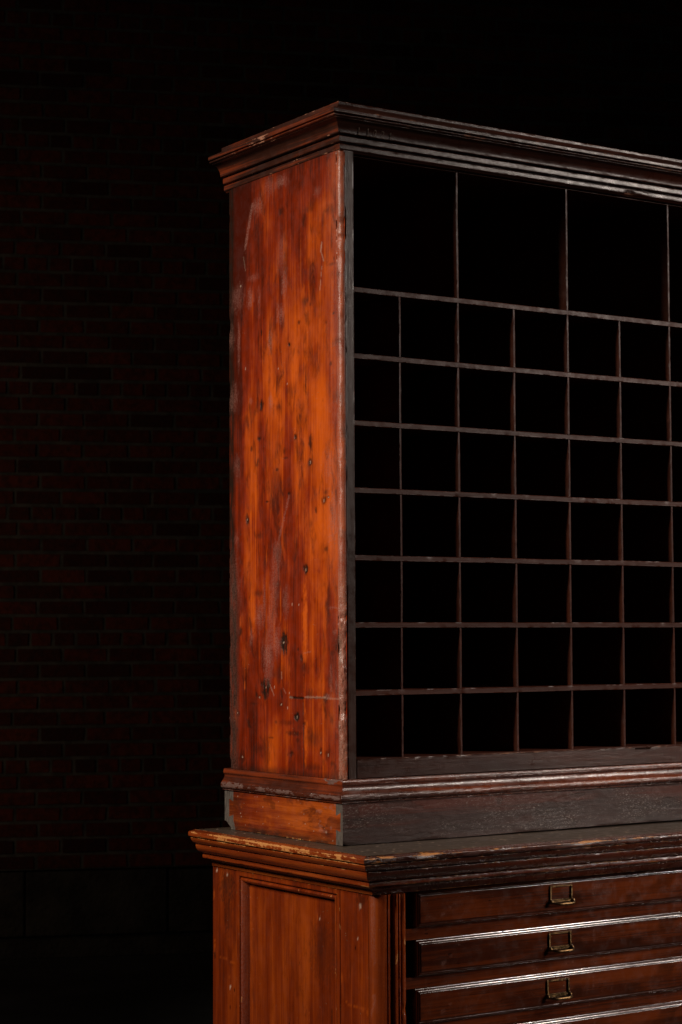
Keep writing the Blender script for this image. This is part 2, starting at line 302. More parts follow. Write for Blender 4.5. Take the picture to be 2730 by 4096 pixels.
def plain(name, col, rough=.5, metal=0., spec=.5, var=.3, sc_=30, bstr=.2, bdist=.001, col2=None):
    m = NT(name); n = m.noise((sc_, sc_, sc_), 4, .65)
    c = m.mix(m.step(n, .3, .7), tuple(x * (1 - var) for x in col), col2 or tuple(min(1, x * (1 + var)) for x in col))
    m.lk(c, m.b.inputs['Base Color']); m.lk(m.step(n, .3, .7, rough - .08, rough + .1), m.b.inputs['Roughness'])
    m.b.inputs['Metallic'].default_value = metal; m.b.inputs['Specular IOR Level'].default_value = spec
    bp = m.bump(m.noise((sc_ * 9, sc_ * 9, sc_ * 9), 3), bstr, bdist); m.lk(bp, m.b.inputs['Normal'])
    return m.m

M_PANEL = wood('shellac_panel', 'z', (.058, .0052, .0010), (.200, .0168, .0015), (.500, .078, .0042), rough=.38, crackle=.45, coat=.08, blot=1.5, grain=1.3, spec=.36, wide=.075, mottle=.85)
M_SIDE = wood('shellac_moulding_side', 'y', (.045, .008, .003), (.190, .034, .0075), (.400, .100, .018), rough=.33, crackle=.45, chip_amt=.9, chip=(.50, .20, .05), specks=.8)
M_PLINTH = wood('plinth_side_wood', 'y', (.045, .006, .0018), (.165, .0190, .0025), (.360, .066, .006), mottle=.8, rough=.38, crackle=.4, specks=.8)
M_LOWP = wood('lower_panel_wood', 'z', (.050, .0056, .0013), (.162, .0200, .0023), (.300, .048, .0040), rough=.30, crackle=.22, streak=.8, blot=.9, mottle=.45, chip=(.50, .20, .05), chip_amt=.45, specks=.9)
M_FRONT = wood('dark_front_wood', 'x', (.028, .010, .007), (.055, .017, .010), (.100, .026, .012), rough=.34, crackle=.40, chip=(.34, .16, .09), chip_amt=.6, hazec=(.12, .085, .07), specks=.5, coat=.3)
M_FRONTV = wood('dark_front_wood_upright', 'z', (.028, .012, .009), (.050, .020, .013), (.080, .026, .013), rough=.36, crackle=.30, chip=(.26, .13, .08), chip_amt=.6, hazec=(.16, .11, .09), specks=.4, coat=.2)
M_INSIDE = wood('pigeonhole_wood', 'x', (.040, .011, .006), (.070, .017, .008), (.110, .026, .011), rough=.46, crackle=.2, spec=.35, chip=(.14, .07, .045), chip_amt=.25, specks=.3, coat=.0)
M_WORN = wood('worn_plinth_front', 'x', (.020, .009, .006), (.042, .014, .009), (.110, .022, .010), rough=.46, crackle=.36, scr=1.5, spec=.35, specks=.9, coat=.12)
M_TOP = wood('counter_top_wood', 'x', (.030, .019, .013), (.045, .029, .019), (.060, .040, .026), rough=.42, crackle=.25, specks=1., coat=.05, chip=(.40, .18, .06), chip_amt=.8, scr=.15)
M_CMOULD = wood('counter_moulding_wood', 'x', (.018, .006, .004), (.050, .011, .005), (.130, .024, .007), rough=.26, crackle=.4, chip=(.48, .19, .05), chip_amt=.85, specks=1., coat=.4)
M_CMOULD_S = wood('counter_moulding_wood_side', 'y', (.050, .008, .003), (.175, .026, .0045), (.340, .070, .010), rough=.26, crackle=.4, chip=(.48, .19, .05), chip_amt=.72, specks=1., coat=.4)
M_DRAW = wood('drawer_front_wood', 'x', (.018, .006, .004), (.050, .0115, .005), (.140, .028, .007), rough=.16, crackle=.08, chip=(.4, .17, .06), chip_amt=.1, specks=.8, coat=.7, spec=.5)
M_POST = wood('reeded_post_wood', 'z', (.045, .0075, .003), (.180, .028, .005), (.320, .058, .008), rough=.24, crackle=.25, chip=(.50, .20, .05), chip_amt=.42, specks=1., coat=.4)
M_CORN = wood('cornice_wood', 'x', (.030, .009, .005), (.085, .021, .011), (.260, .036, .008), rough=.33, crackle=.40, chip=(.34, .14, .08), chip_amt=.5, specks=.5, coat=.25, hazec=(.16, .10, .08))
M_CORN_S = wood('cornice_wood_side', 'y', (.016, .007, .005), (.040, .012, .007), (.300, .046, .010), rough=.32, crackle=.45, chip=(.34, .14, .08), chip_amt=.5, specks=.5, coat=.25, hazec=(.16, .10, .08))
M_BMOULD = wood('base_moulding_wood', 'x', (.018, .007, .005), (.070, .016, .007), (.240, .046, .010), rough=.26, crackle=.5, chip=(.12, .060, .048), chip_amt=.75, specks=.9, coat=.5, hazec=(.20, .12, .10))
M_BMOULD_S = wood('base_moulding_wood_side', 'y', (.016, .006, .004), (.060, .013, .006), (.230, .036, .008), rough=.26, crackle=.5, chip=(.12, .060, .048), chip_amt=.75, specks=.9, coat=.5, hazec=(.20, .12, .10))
M_BRASS = plain('aged_brass', (.150, .092, .042), .34, 1., var=.55, sc_=160, bstr=.4, bdist=.0006)
M_BACK = plain('carcass_dark', (.016, .009, .007), .7)
M_INK = plain('stamped_dark', (.010, .007, .006), .25)

# ================================================================ upper cabinet
upper = empty('pigeonhole_cabinet', (0, 0, ZT + ZO), 'antique mahogany pigeonhole cabinet with a worn orange side panel, standing on the wider drawer cabinet', 'cabinet')

# ---- side panels: dense sheet wrapped round a rounded, battered front corner
R = .009
def paint(Y, Z, seed=0):
    A = {k: np.zeros(Y.shape) for k in ('dark', 'raw', 'haze', 'pale')}
    wob = (fbm(Y * 260, Z * 120, 5) - .5)
    wob2 = (fbm(Y * 700, Z * 300, 9) - .5)
    for nm, L in (('dark', SP_DARK), ('raw', SP_RAW), ('haze', SP_HAZE)):
        for (y, z, a, b, s) in L:
            big = max(a, b) > .02
            a2 = a * (1.6 if nm == 'dark' else 1.15); b2 = b * 1.15
            m = (abs(Y - y) < a2 * 2.2 + .004) & (abs(Z - z) < b2 * 2.2 + .004)
            d = np.sqrt(((Y[m] - y) / max(a2, .0012)) ** 2 + ((Z[m] - z) / max(b2, .0018)) ** 2) + wob[m] * 1.3 + wob2[m] * .5
            soft = .9 if s < .65 else .6
            v = (1 - sstep(1 - soft, 1 + soft * .6, d)) * s
            if nm == 'haze': v = v * 1.2
            if nm == 'dark' and s < .95: v = v * .85
            A[nm][m] = np.maximum(A[nm][m], v)
    for (k, y0, z0, y1, z1, wd, s) in SP_LINES:
        dy, dz = y1 - y0, z1 - z0; L2 = dy * dy + dz * dz
        t = np.clip(((Y - y0) * dy + (Z - z0) * dz) / L2, 0, 1)
        d = np.hypot(Y - y0 - t * dy, Z - z0 - t * dz) / max(wd, .0011) + wob * .8 + wob2 * .5
        A[k] = np.maximum(A[k], (1 - sstep(.4, 1.15, d)) * s * (.6 if k == 'pale' else 1))
    for (y, z) in SP_PITS:
        A['pale'] = np.maximum(A['pale'], .55 * (np.hypot((Y - y) / .0013, (Z - z) / .0024) < 1))
    return A
def side_panel(mirror=False):
    zs = np.linspace(0, H, 640 if not mirror else 60)
    ys = list(np.linspace(YR, R, 185 if not mirror else 12))
    arc = [(R - R * math.cos(t), R - R * math.sin(t)) for t in np.linspace(0, math.pi / 2, 9)[1:]]
    sec = [(0.0, y) for y in ys] + arc + [(.0095, .0004), (.0095, .012), (.022, .012), (.022, YR)]
    n = len(sec); X = np.array([p[0] for p in sec])[:, None] + 0 * zs[None, :]; Y = np.array([p[1] for p in sec])[:, None] + 0 * zs[None, :]
    Z = np.broadcast_to(zs[None, :], X.shape).copy()
    A = {}
    if not mirror:
        na = len(ys); arcm = np.zeros(n); arcm[na - 2:na + 8] = 1
        S = Y.copy(); S[na:na + 8] = (R - np.arange(1, 9) * .0016)[:, None]
        A = paint(np.where(np.arange(n)[:, None] < na + 8, S, 9.), Z)
        # grubby rear margin, wider towards the foot
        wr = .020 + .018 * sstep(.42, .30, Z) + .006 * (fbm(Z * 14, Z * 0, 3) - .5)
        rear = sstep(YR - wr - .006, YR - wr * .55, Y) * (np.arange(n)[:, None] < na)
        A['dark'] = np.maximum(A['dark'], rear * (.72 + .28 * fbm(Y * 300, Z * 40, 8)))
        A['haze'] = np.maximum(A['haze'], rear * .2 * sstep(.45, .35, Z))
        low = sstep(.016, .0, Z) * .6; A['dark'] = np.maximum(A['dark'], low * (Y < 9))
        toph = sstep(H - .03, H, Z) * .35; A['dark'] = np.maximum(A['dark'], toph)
        # broad sheen toward the front edge, painted in as haze, stronger higher up
        fr = sstep(.06, .0, Y) * (np.arange(n)[:, None] < na)
        A['haze'] = np.maximum(A['haze'], fr * (.22 + .22 * sstep(.3, .9, Z)) * (.5 + fbm(Y * 120, Z * 30, 4)))
        A['haze'] = np.where(arcm[:, None] > 0, np.maximum(A['haze'], .30 + .45 * fbm(Z * 45, Y * 200, 15)), A['haze']); A['gloss'] = arcm[:, None] + 0 * Z  # corner: crackle wear plus a highlight painted in as haze
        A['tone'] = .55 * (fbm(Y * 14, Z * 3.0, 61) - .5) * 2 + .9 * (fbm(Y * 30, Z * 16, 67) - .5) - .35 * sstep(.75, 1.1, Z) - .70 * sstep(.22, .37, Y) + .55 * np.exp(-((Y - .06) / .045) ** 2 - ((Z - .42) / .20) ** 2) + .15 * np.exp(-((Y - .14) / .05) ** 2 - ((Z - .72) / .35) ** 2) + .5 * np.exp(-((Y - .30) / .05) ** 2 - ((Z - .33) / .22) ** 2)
        # plank joint: the front board is a shade brighter than the rear one
        A['tone'] = A['tone'] + np.where(Y < .1245, .10, -.05)
        A['pale'] = np.where(arcm[:, None] > 0, 0. + .16 * fbm(Z * 60, Y * 200, 12) + .10 * sstep(.38, .30, Z), A['pale'])  # pale on the corner: wear and painted highlight together
        A['edge'] = np.where(arcm[:, None] > 0, .08 + .30 * (fbm(Z * 60, Y * 300, 2) > .55) * sstep(.45, .3, Z), 0.)
        # relief: shallow dents, crack, gouged corner
        dent = .0006 * (fbm(Y * 40, Z * 12, 31) - .5) - 0
        X = X + np.where(np.arange(n)[:, None] < na, dent + .0009 * (A['dark'] > .75), 0)
        bat = arcm[:, None] * ((fbm(Z * 55, Y * 200, 71) - .5) * .0012 + sstep(.35, .28, Z) * (fbm(Z * 90, Y * 600, 77) - .35) * .0030)
        for (zc, zh, dp) in ((.115, .012, .0030), (.225, .02, .0022), (.96, .010, .0024), (.935, .006, .0018), (.90, .012, .0015), (.275, .006, .0018), (1.075, .010, .0020)):
            bat = bat + arcm[:, None] * dp * np.exp(-((Z - zc) / zh) ** 2)
        X = X + bat; Y = Y + bat
        # rear edge slightly ragged
        rg = np.zeros(n); rg[0] = 1; rg[1] = .5
        Y = Y - rg[:, None] * (.0025 * sstep(.6, .75, fbm(Z * 30, Z * 0, 51)) + .006 * np.exp(-((Z - .83) / .012) ** 2) + .006 * sstep(.03, .0, Z))
    if mirror:
        X = W - X
    V, F, AA = merge_grids([dict(P=np.stack([X, Y, Z], -1), a=A, close=True, caps=True, flip=mirror)])
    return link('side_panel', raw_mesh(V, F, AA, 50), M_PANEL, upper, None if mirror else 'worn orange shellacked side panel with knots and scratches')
side_panel(); side_panel(True)

# ---- front stiles with a narrow set-back strip along the opening
def stile(mirror=False):
    n = 260; z = np.linspace(0, 1.0895, n)
    sec = [(.0097, .012), (.0097, .0010), (.0105, .0003), (.0125, .0003), (.0137, .0003), (.0245, .0003), (.0258, .0003), (.0275, .0003), (.0283, .0009), (.0285, .0042), (.0302, .0044), (.0306, .0050), (.0306, .0200), (.0097, .0200)]
    P = np.zeros((len(sec), n, 3)); hz = np.zeros((len(sec), n)); ed = np.zeros((len(sec), n)); dk = np.zeros((len(sec), n))
    for i, (x, y) in enumerate(sec):
        bat = 0
        if i in (1, 2): bat = .0005 * sstep(.55, .75, fbm(z * 70, z * 0, 13)) + sstep(.34, .30, z) * .004 * fbm(z * 40, z * 0 + 3, 14) + .003 * np.exp(-((z - .955) / .012) ** 2)
        P[i, :, 0] = x + (bat if i in (1, 2) else 0); P[i, :, 1] = y + (bat * .6 if i in (1, 2) else 0) + (.0004 * sstep(.6, .8, fbm(z * 50, z * 0 + i, 17)) if i in (7, 8) else 0)
        P[i, :, 2] = z
        if i in (1, 2, 7, 8, 10, 11): ed[i] = .5
        hz[i] = .15 * sstep(.4, 1.0, z) if i in (2, 3, 4, 5, 6, 7) else 0  # reflected light painted in as haze, stronger towards the top
    if mirror: P[:, :, 0] = W - P[:, :, 0]
    V, F, A = merge_grids([dict(P=P, a={'haze': hz, 'edge': ed}, close=True, caps=True, flip=mirror)])
    link('stile', raw_mesh(V, F, A, 30), M_FRONTV, upper)
stile(); stile(True)

# ---- carcass: back, top and bottom boards
box('back_panel', .0225, W - .0225, .371, .3800, .004, 1.10, M_BACK, upper, 0)
box('bottom_board', .0225, W - .0225, .0125, .370, .004, .0333, M_INSIDE, upper, .0006)
box('ceiling_board', .0225, W - .0225, .0125, .370, 1.0840, 1.0965, M_INSIDE, upper, .0006)
def bottom_rail():
    n = 520; x = np.linspace(.0308, W - .0308, n)
    sec = [(.0012, .0015), (.0280, .0012), (.0305, .0012), (.0326, .0012), (.0334, .0020), (.0334, .0060), (.0334, .0120), (.0012, .0120)]
    P = np.zeros((8, n, 3)); ed = np.zeros((8, n))
    for i, (z, y) in enumerate(sec):
        nk = sstep(.62, .8, fbm(x * 70, x * 0 + i, 23)) * .0010 if i in (3, 4) else 0
        sag = -.0012 * np.exp(-((x - .62) / .5) ** 2) if i in (3, 4, 5, 6) else 0
        slot = .0072 * (sstep(.6625, .6640, x) * sstep(.7035, .7020, x)) if i in (3, 4, 5, 6) else 0
        P[i, :, 0] = x; P[i, :, 1] = y + (nk * .7 if i == 3 else 0); P[i, :, 2] = z - nk + sag - slot
        if i in (3, 4): ed[i] = .8
    V, F, A = merge_grids([dict(P=P, a={'edge': ed}, close=True, caps=True)])
    me = raw_mesh(V, F, A, 30); bm = bmesh.new(); bm.from_mesh(me); bmesh.ops.recalc_face_normals(bm, faces=bm.faces); bm.to_mesh(me); bm.free()
    link('bottom_rail', me, M_FRONT, upper)
bottom_rail()

# ---- shelves and dividers
X1, DW, Z1, DZ, NC = .13395, .12888, .84916, .11723, 12
def shelf_z(i): return Z1 - i * DZ
ST, DT = .0047, .0025
nk = {2: ((.394, .004, .0022),), 0: ((.20, .002, .0006), (.62, .0015, .001)), 5: ((.31, .002, .0007),)}
for i in range(7):
    z = shelf_z(i)
    worn_bar('shelf', 'x', .0225, W - .0225, .0110, .3700, z - ST, z + ST, M_INSIDE, upper, .0005, .004, i * 3 + 1)
lean = {1: -.0012, 3: .0010, 5: .0004}
div_mesh = {}
def divider(k, z0, z1, seed):
    x = X1 + k * DW
    o = worn_bar('divider', 'z', z0, z1, .0122, .3700, x - DT, x + DT, M_INSIDE, upper, .0006, .004, seed, nicks=((.085, .010, .0016),) if (k == 4 and z1 < .15) else ())
    return o
for k in range(NC - 1):
    for r in range(7):
        top = shelf_z(r) - ST - .0002; bot = (shelf_z(r + 1) + ST + .0002) if r < 6 else .0336
        divider(k, bot, top, k * 17 + r * 5)
    if k % 2 == 1:
        divider(k, shelf_z(0) + ST + .0002, 1.0838, k * 17 + 91)

# ---- cornice
C_PROF = ([(-.0110, 1.0862), (-.0040, 1.0868), (-.0010, 1.0892), (.0018, 1.0905), (.0022, 1.0925), (.0022, 1.0985), (.0010, 1.1000), (-.0050, 1.1004), (-.0050, 1.1030), (.0036, 1.1034), (.0042, 1.1045), (.0044, 1.1125), (.0034, 1.1142), (-.0030, 1.1146), (-.0030, 1.1162), (.0092, 1.1166)]
          + smooth_curve((.0100, 1.1172), (.0285, 1.1372), 'v', 10) + [(.0290, 1.1378), (.0280, 1.1384), (.0305, 1.1388), (.0335, 1.1396), (.0345, 1.1412), (.0335, 1.1426), (.0270, 1.1430), (.0270, 1.1440), (.0362, 1.1443), (.0366, 1.1450), (.0366, 1.1505), (.0350, 1.1522)]
          + [(.0260, 1.1545), (.0160, 1.1592), (.0090, 1.1650), (.0072, 1.1662), (.0072, 1.1722), (.0060, 1.1730), (-.020, 1.1732)])
# run starts behind the frame so the underside lip is seen in the opening
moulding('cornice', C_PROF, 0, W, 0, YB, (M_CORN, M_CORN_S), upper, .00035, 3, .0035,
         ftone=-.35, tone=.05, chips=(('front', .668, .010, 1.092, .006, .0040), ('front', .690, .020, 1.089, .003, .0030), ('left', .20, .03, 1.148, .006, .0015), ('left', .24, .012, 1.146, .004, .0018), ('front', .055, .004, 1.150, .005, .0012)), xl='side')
box('top_board', -.0060, W + .0060, -.0050, YB - .02, 1.1600, 1.1728, M_CORN, upper, .0005)

# ---- number stamped into the cornice
def cove_off(z):
    pts = C_PROF
    for (a, b), (c, d) in zip(pts[15:27], pts[16:28]):
        if b <= z <= d and d > b: return a + (c - a) * (z - b) / (d - b)
    return .01
def digit(ch, x, z0, h=.0112):
    S = {'1': [[(-.22, .8), (-.02, 1), (0, .98), (0, 0)], [(-.24, 0), (.24, 0)]],
         '.': [[(0, .42), (.02, .46)]],
         '0': [[(.27 * math.cos(t), .5 + .5 * math.sin(t)) for t in np.linspace(0, 2 * math.pi, 15)]],
         '2': [[(-.26, .75), (-.22, .9), (-.05, 1), (.14, .95), (.24, .8), (.2, .6), (0, .35), (-.26, .04), (-.1, .1), (.1, .0), (.26, .08), (.28, .2)]],
         '4': [[(.12, 0), (.12, 1), (-.3, .3), (.3, .3)], [(-.02, 0), (.26, 0)]]}[ch]
    bm = bmesh.new()
    for st in S:
        pts = []
        for (u, v) in st:
            z = z0 + v * h; pts.append(Vector((x + u * h, -cove_off(z) - .0001, z)))
        rr = .00085 if ch == '.' else .00055
        rings = []
        for i, p in enumerate(pts):
            d = (pts[min(i + 1, len(pts) - 1)] - pts[max(i - 1, 0)]).normalized()
            a = d.cross(Vector((0, 1, 0)));
            a = a.normalized() if a.length > 1e-6 else Vector((1, 0, 0)); b = d.cross(a).normalized()
            rings.append([bm.verts.new(p + a * rr * math.cos(t) + b * rr * math.sin(t)) for t in np.linspace(0, 2 * math.pi, 7)[:-1]])
        for r0, r1 in zip(rings, rings[1:]):
            for i in range(6): bm.faces.new((r0[i], r0[(i + 1) % 6], r1[(i + 1) % 6], r1[i]))
        bm.faces.new(rings[0][::-1]); bm.faces.new(rings[-1])
    bmesh.ops.recalc_face_normals(bm, faces=bm.faces)
    me = bpy.data.meshes.new('m'); bm.to_mesh(me); bm.free(); me.shade_smooth()
    link('stamped_digit' if ch != '.' else 'stamped_point', me, M_STAMP, upper)
M_STAMP = plain('stamp_glint', (.34, .26, .21), .25, var=.5, sc_=500)  # pale colour stands in for glints along the stamped strokes
for ch, x in (('1', .0316), ('.', .0409), ('1', .0508), ('0', .0656), ('2', .0819), ('4', .0975)): digit(ch, x, 1.1180)

# ---- base moulding and dovetailed plinth
B_PROF = ([(-.004, -.0405), (.0062, -.0402), (.0070, -.0396), (.0070, -.0388), (.0048, -.0384), (.0050, -.0370), (.0088, -.0362), (.0108, -.0345), (.0118, -.0315), (.0114, -.0285), (.0095, -.0255), (.0068, -.0225)]
          + [(.0042, -.0190), (.0024, -.0155), (.0020, -.0122), (.0030, -.0108), (.0042, -.0100), (.0048, -.0085), (.0046, -.0040), (.0036, -.0016), (.0020, -.0004), (-.012, -.0002)])
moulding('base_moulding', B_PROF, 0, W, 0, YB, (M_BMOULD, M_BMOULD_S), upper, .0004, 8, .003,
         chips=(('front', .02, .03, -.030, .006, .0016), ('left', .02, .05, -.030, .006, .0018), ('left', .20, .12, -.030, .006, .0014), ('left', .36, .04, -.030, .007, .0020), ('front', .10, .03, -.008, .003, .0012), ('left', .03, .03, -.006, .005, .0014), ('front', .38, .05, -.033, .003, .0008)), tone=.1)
def inpoly(Y, Z, poly):
    r = np.zeros(Y.shape, bool); n = len(poly)
    for i in range(n):
        (y0, z0), (y1, z1) = poly[i], poly[(i + 1) % n]
        c = ((z0 > Z) != (z1 > Z)) & (Y < (y1 - y0) * (Z - z0) / (z1 - z0 + 1e-12) + y0); r ^= c
    return r
PO = .0028
def plinth_side(mirror=False):
    ys = np.linspace(YB - .0015, -PO, 260); zs = np.linspace(-.1118, -.0400, 64)
    Y, Z = np.meshgrid(ys, zs, indexing='ij'); X = np.full(Y.shape, -PO)
    e = (Y < .0178) | (Y > .3625 + 0 * Y)
    e &= ~inpoly(Y, Z, [(.0178, -.0625), (.0035, -.0565), (.0035, -.0890), (.0178, -.0855)])
    e &= ~inpoly(Y, Z, [(.3625, -.0600), (.3775, -.0560), (.3775, -.0885), (.3625, -.0850)])
    eg = e.astype(float)
    # chipped rear foot
    cut = sstep(-.097, -.099, Z) * .010 + sstep(-.099, -.110, Z) * .014
    Y2 = np.where(Y > .35, Y - (Y - .35) / (YB - .35) * cut, Y)
    X = X + .0004 * (fbm(Y * 90, Z * 90, 5) - .5)
    A = {'endgrain': eg, 'dark': np.maximum(np.maximum(sstep(-.095, -.111, Z) * .75, .45 * sstep(.30, .36, Y)), (fbm(Y * 18, Z * 40, 44) > .66) * .35) * (1 - eg), 'tone': .5 * (fbm(Y * 8, Z * 22, 12) - .5) + .25 * sstep(.30, .10, Y) + .1,
         'pale': sstep(.83, .86, fbm(Y * 260, Z * 150, 90)) * .7 * (1 - eg), 'raw': sstep(.70, .8, fbm(Y * 30, Z * 90, 33)) * .6 * (1 - eg), 'edge': (Z < -.1100) * .9, 'haze': sstep(.62, .75, fbm(Y * 60, Z * 120, 64)) * .5 * (Y < .08)}
    if mirror: X = W - X
    V, F, AA = merge_grids([dict(P=np.stack([X, Y2, Z], -1), a=A, flip=mirror)])
    link('plinth_side', raw_mesh(V, F, AA, 50), M_PLINTH, upper, None if mirror else 'dovetailed plinth end, orange board between grey end grain')
plinth_side(); plinth_side(True)
def plinth_front():
    xs = np.linspace(-PO, W + PO, 560); zs = np.linspace(-.1116, -.0400, 40)
    X, Z = np.meshgrid(xs, zs, indexing='ij')
    Y = -PO + .0005 * (fbm(X * 60, Z * 90, 6) - .5) + .0012 * sstep(-.107, -.112, Z) * sstep(.4, .7, fbm(X * 12, Z * 0, 2))
    Zb = Z + sstep(-.10, -.1116, Z) * (.0022 * sstep(.1, .8, X) + .0008 * (fbm(X * 25, X * 0, 15)) + .003 * np.exp(-((X + PO) / .006) ** 2))
    A = {'edge': np.maximum((Z > -.0415) * .6, (X < 0) * .5), 'tone': .7 * sstep(-.075, -.045, Z) * (.4 + fbm(X * 6, Z * 20, 3)) - .15, 'dark': .35 * (fbm(X * 9, Z * 25, 52) > .6)}
    g = [dict(P=np.stack([X, Y, Zb], -1), a=A, flip=False)]
    V, F, AA = merge_grids(g)
    link('plinth_front', raw_mesh(V, F, AA, 50), M_WORN, upper, 'dark scratched plinth board along the front')
plinth_front()
box('plinth_core', .002, W - .002, .002, YB - .03, -.1085, -.0420, M_BACK, upper, 0)

# ================================================================ lower cabinet
LX0, LX1, LYF, LYB = -.0572, W + .0572, -.1516, .4150
BX, BF = -.0140, -.1165                       # side face and front face of its body
BX1 = W + .0140
lower = empty('drawer_cabinet', (0, 0, 0), 'low mahogany flat-file cabinet with moulded drawers and brass pulls, under the pigeonhole cabinet', 'cabinet')
# ---- top board (grid, so that its surface can be worn and speckled)
def counter_top():
    xs = np.linspace(LX0 + .0015, LX1 - .0015, 420); ys = np.linspace(LYF + .0015, LYB, 150)
    X, Y = np.meshgrid(xs, ys, indexing='ij')
    dx = np.minimum(X - LX0, LX1 - X); dy = Y - LYF; d = np.minimum(dx, dy)
    Z = ZT - .0002 + 0 * X
    A = {'edge': sstep(.004, .0015, d) * 1., 'pale': sstep(.80, .83, fbm(X * 150, Y * 150, 81)) * .8, 'dark': .25 * (fbm(X * 12, Y * 12, 66) > .62), 'raw': 0 * X}
    g = [dict(P=np.stack([X, Y, Z], -1), a=A, flip=False)]
    V, F, AA = merge_grids(g)
    return link('top', raw_mesh(V, F, AA, 50), M_TOP, lower)
counter_top()
K_PROF = ([(-.055, -.1850), (-.0440, -.1830), (-.0400, -.1822), (-.0385, -.1765)] + smooth_curve((-.0385, -.1760), (-.0230, -.1672), 'v', 6) +
          [(-.0270, -.1672), (-.0270, -.1664), (-.0215, -.1662), (-.0195, -.1660), (-.0190, -.1640), (-.0190, -.1600), (-.0200, -.1580), (-.0265, -.1578), (-.0265, -.1569)] +
          smooth_curve((-.0220, -.1570), (-.0040, -.1402), 'h', 8) + [(-.0044, -.1394), (-.0085, -.1392), (-.0085, -.1382), (-.0036, -.1380), (-.0020, -.1378), (.0010, -.1360), (.0045, -.1320), (.0062, -.1285), (.0066, -.1268), (.0020, -.1264), (.0020, -.1254), (.0085, -.1248), (.0112, -.1235), (.0115, -.1215), (.0115, -.1165), (.0095, -.1148), (.0040, -.1140), (.0002, -.1134), (-.0020, -.1127), (-.0060, -.11265)])
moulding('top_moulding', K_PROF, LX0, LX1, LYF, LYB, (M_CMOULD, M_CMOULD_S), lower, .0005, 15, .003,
         chips=(('left', .22, .12, -.118, .006, .0010), ('left', .05, .10, -.119, .005, .0010), ('left', -.10, .05, -.120, .008, .0016), ('front', -.03, .035, -.118, .006, .0020), ('front', .055, .02, -.1165, .004, .0026), ('front', .40, .03, -.117, .003, .0012), ('left', .30, .015, -.122, .012, .0010)), tone=.15)
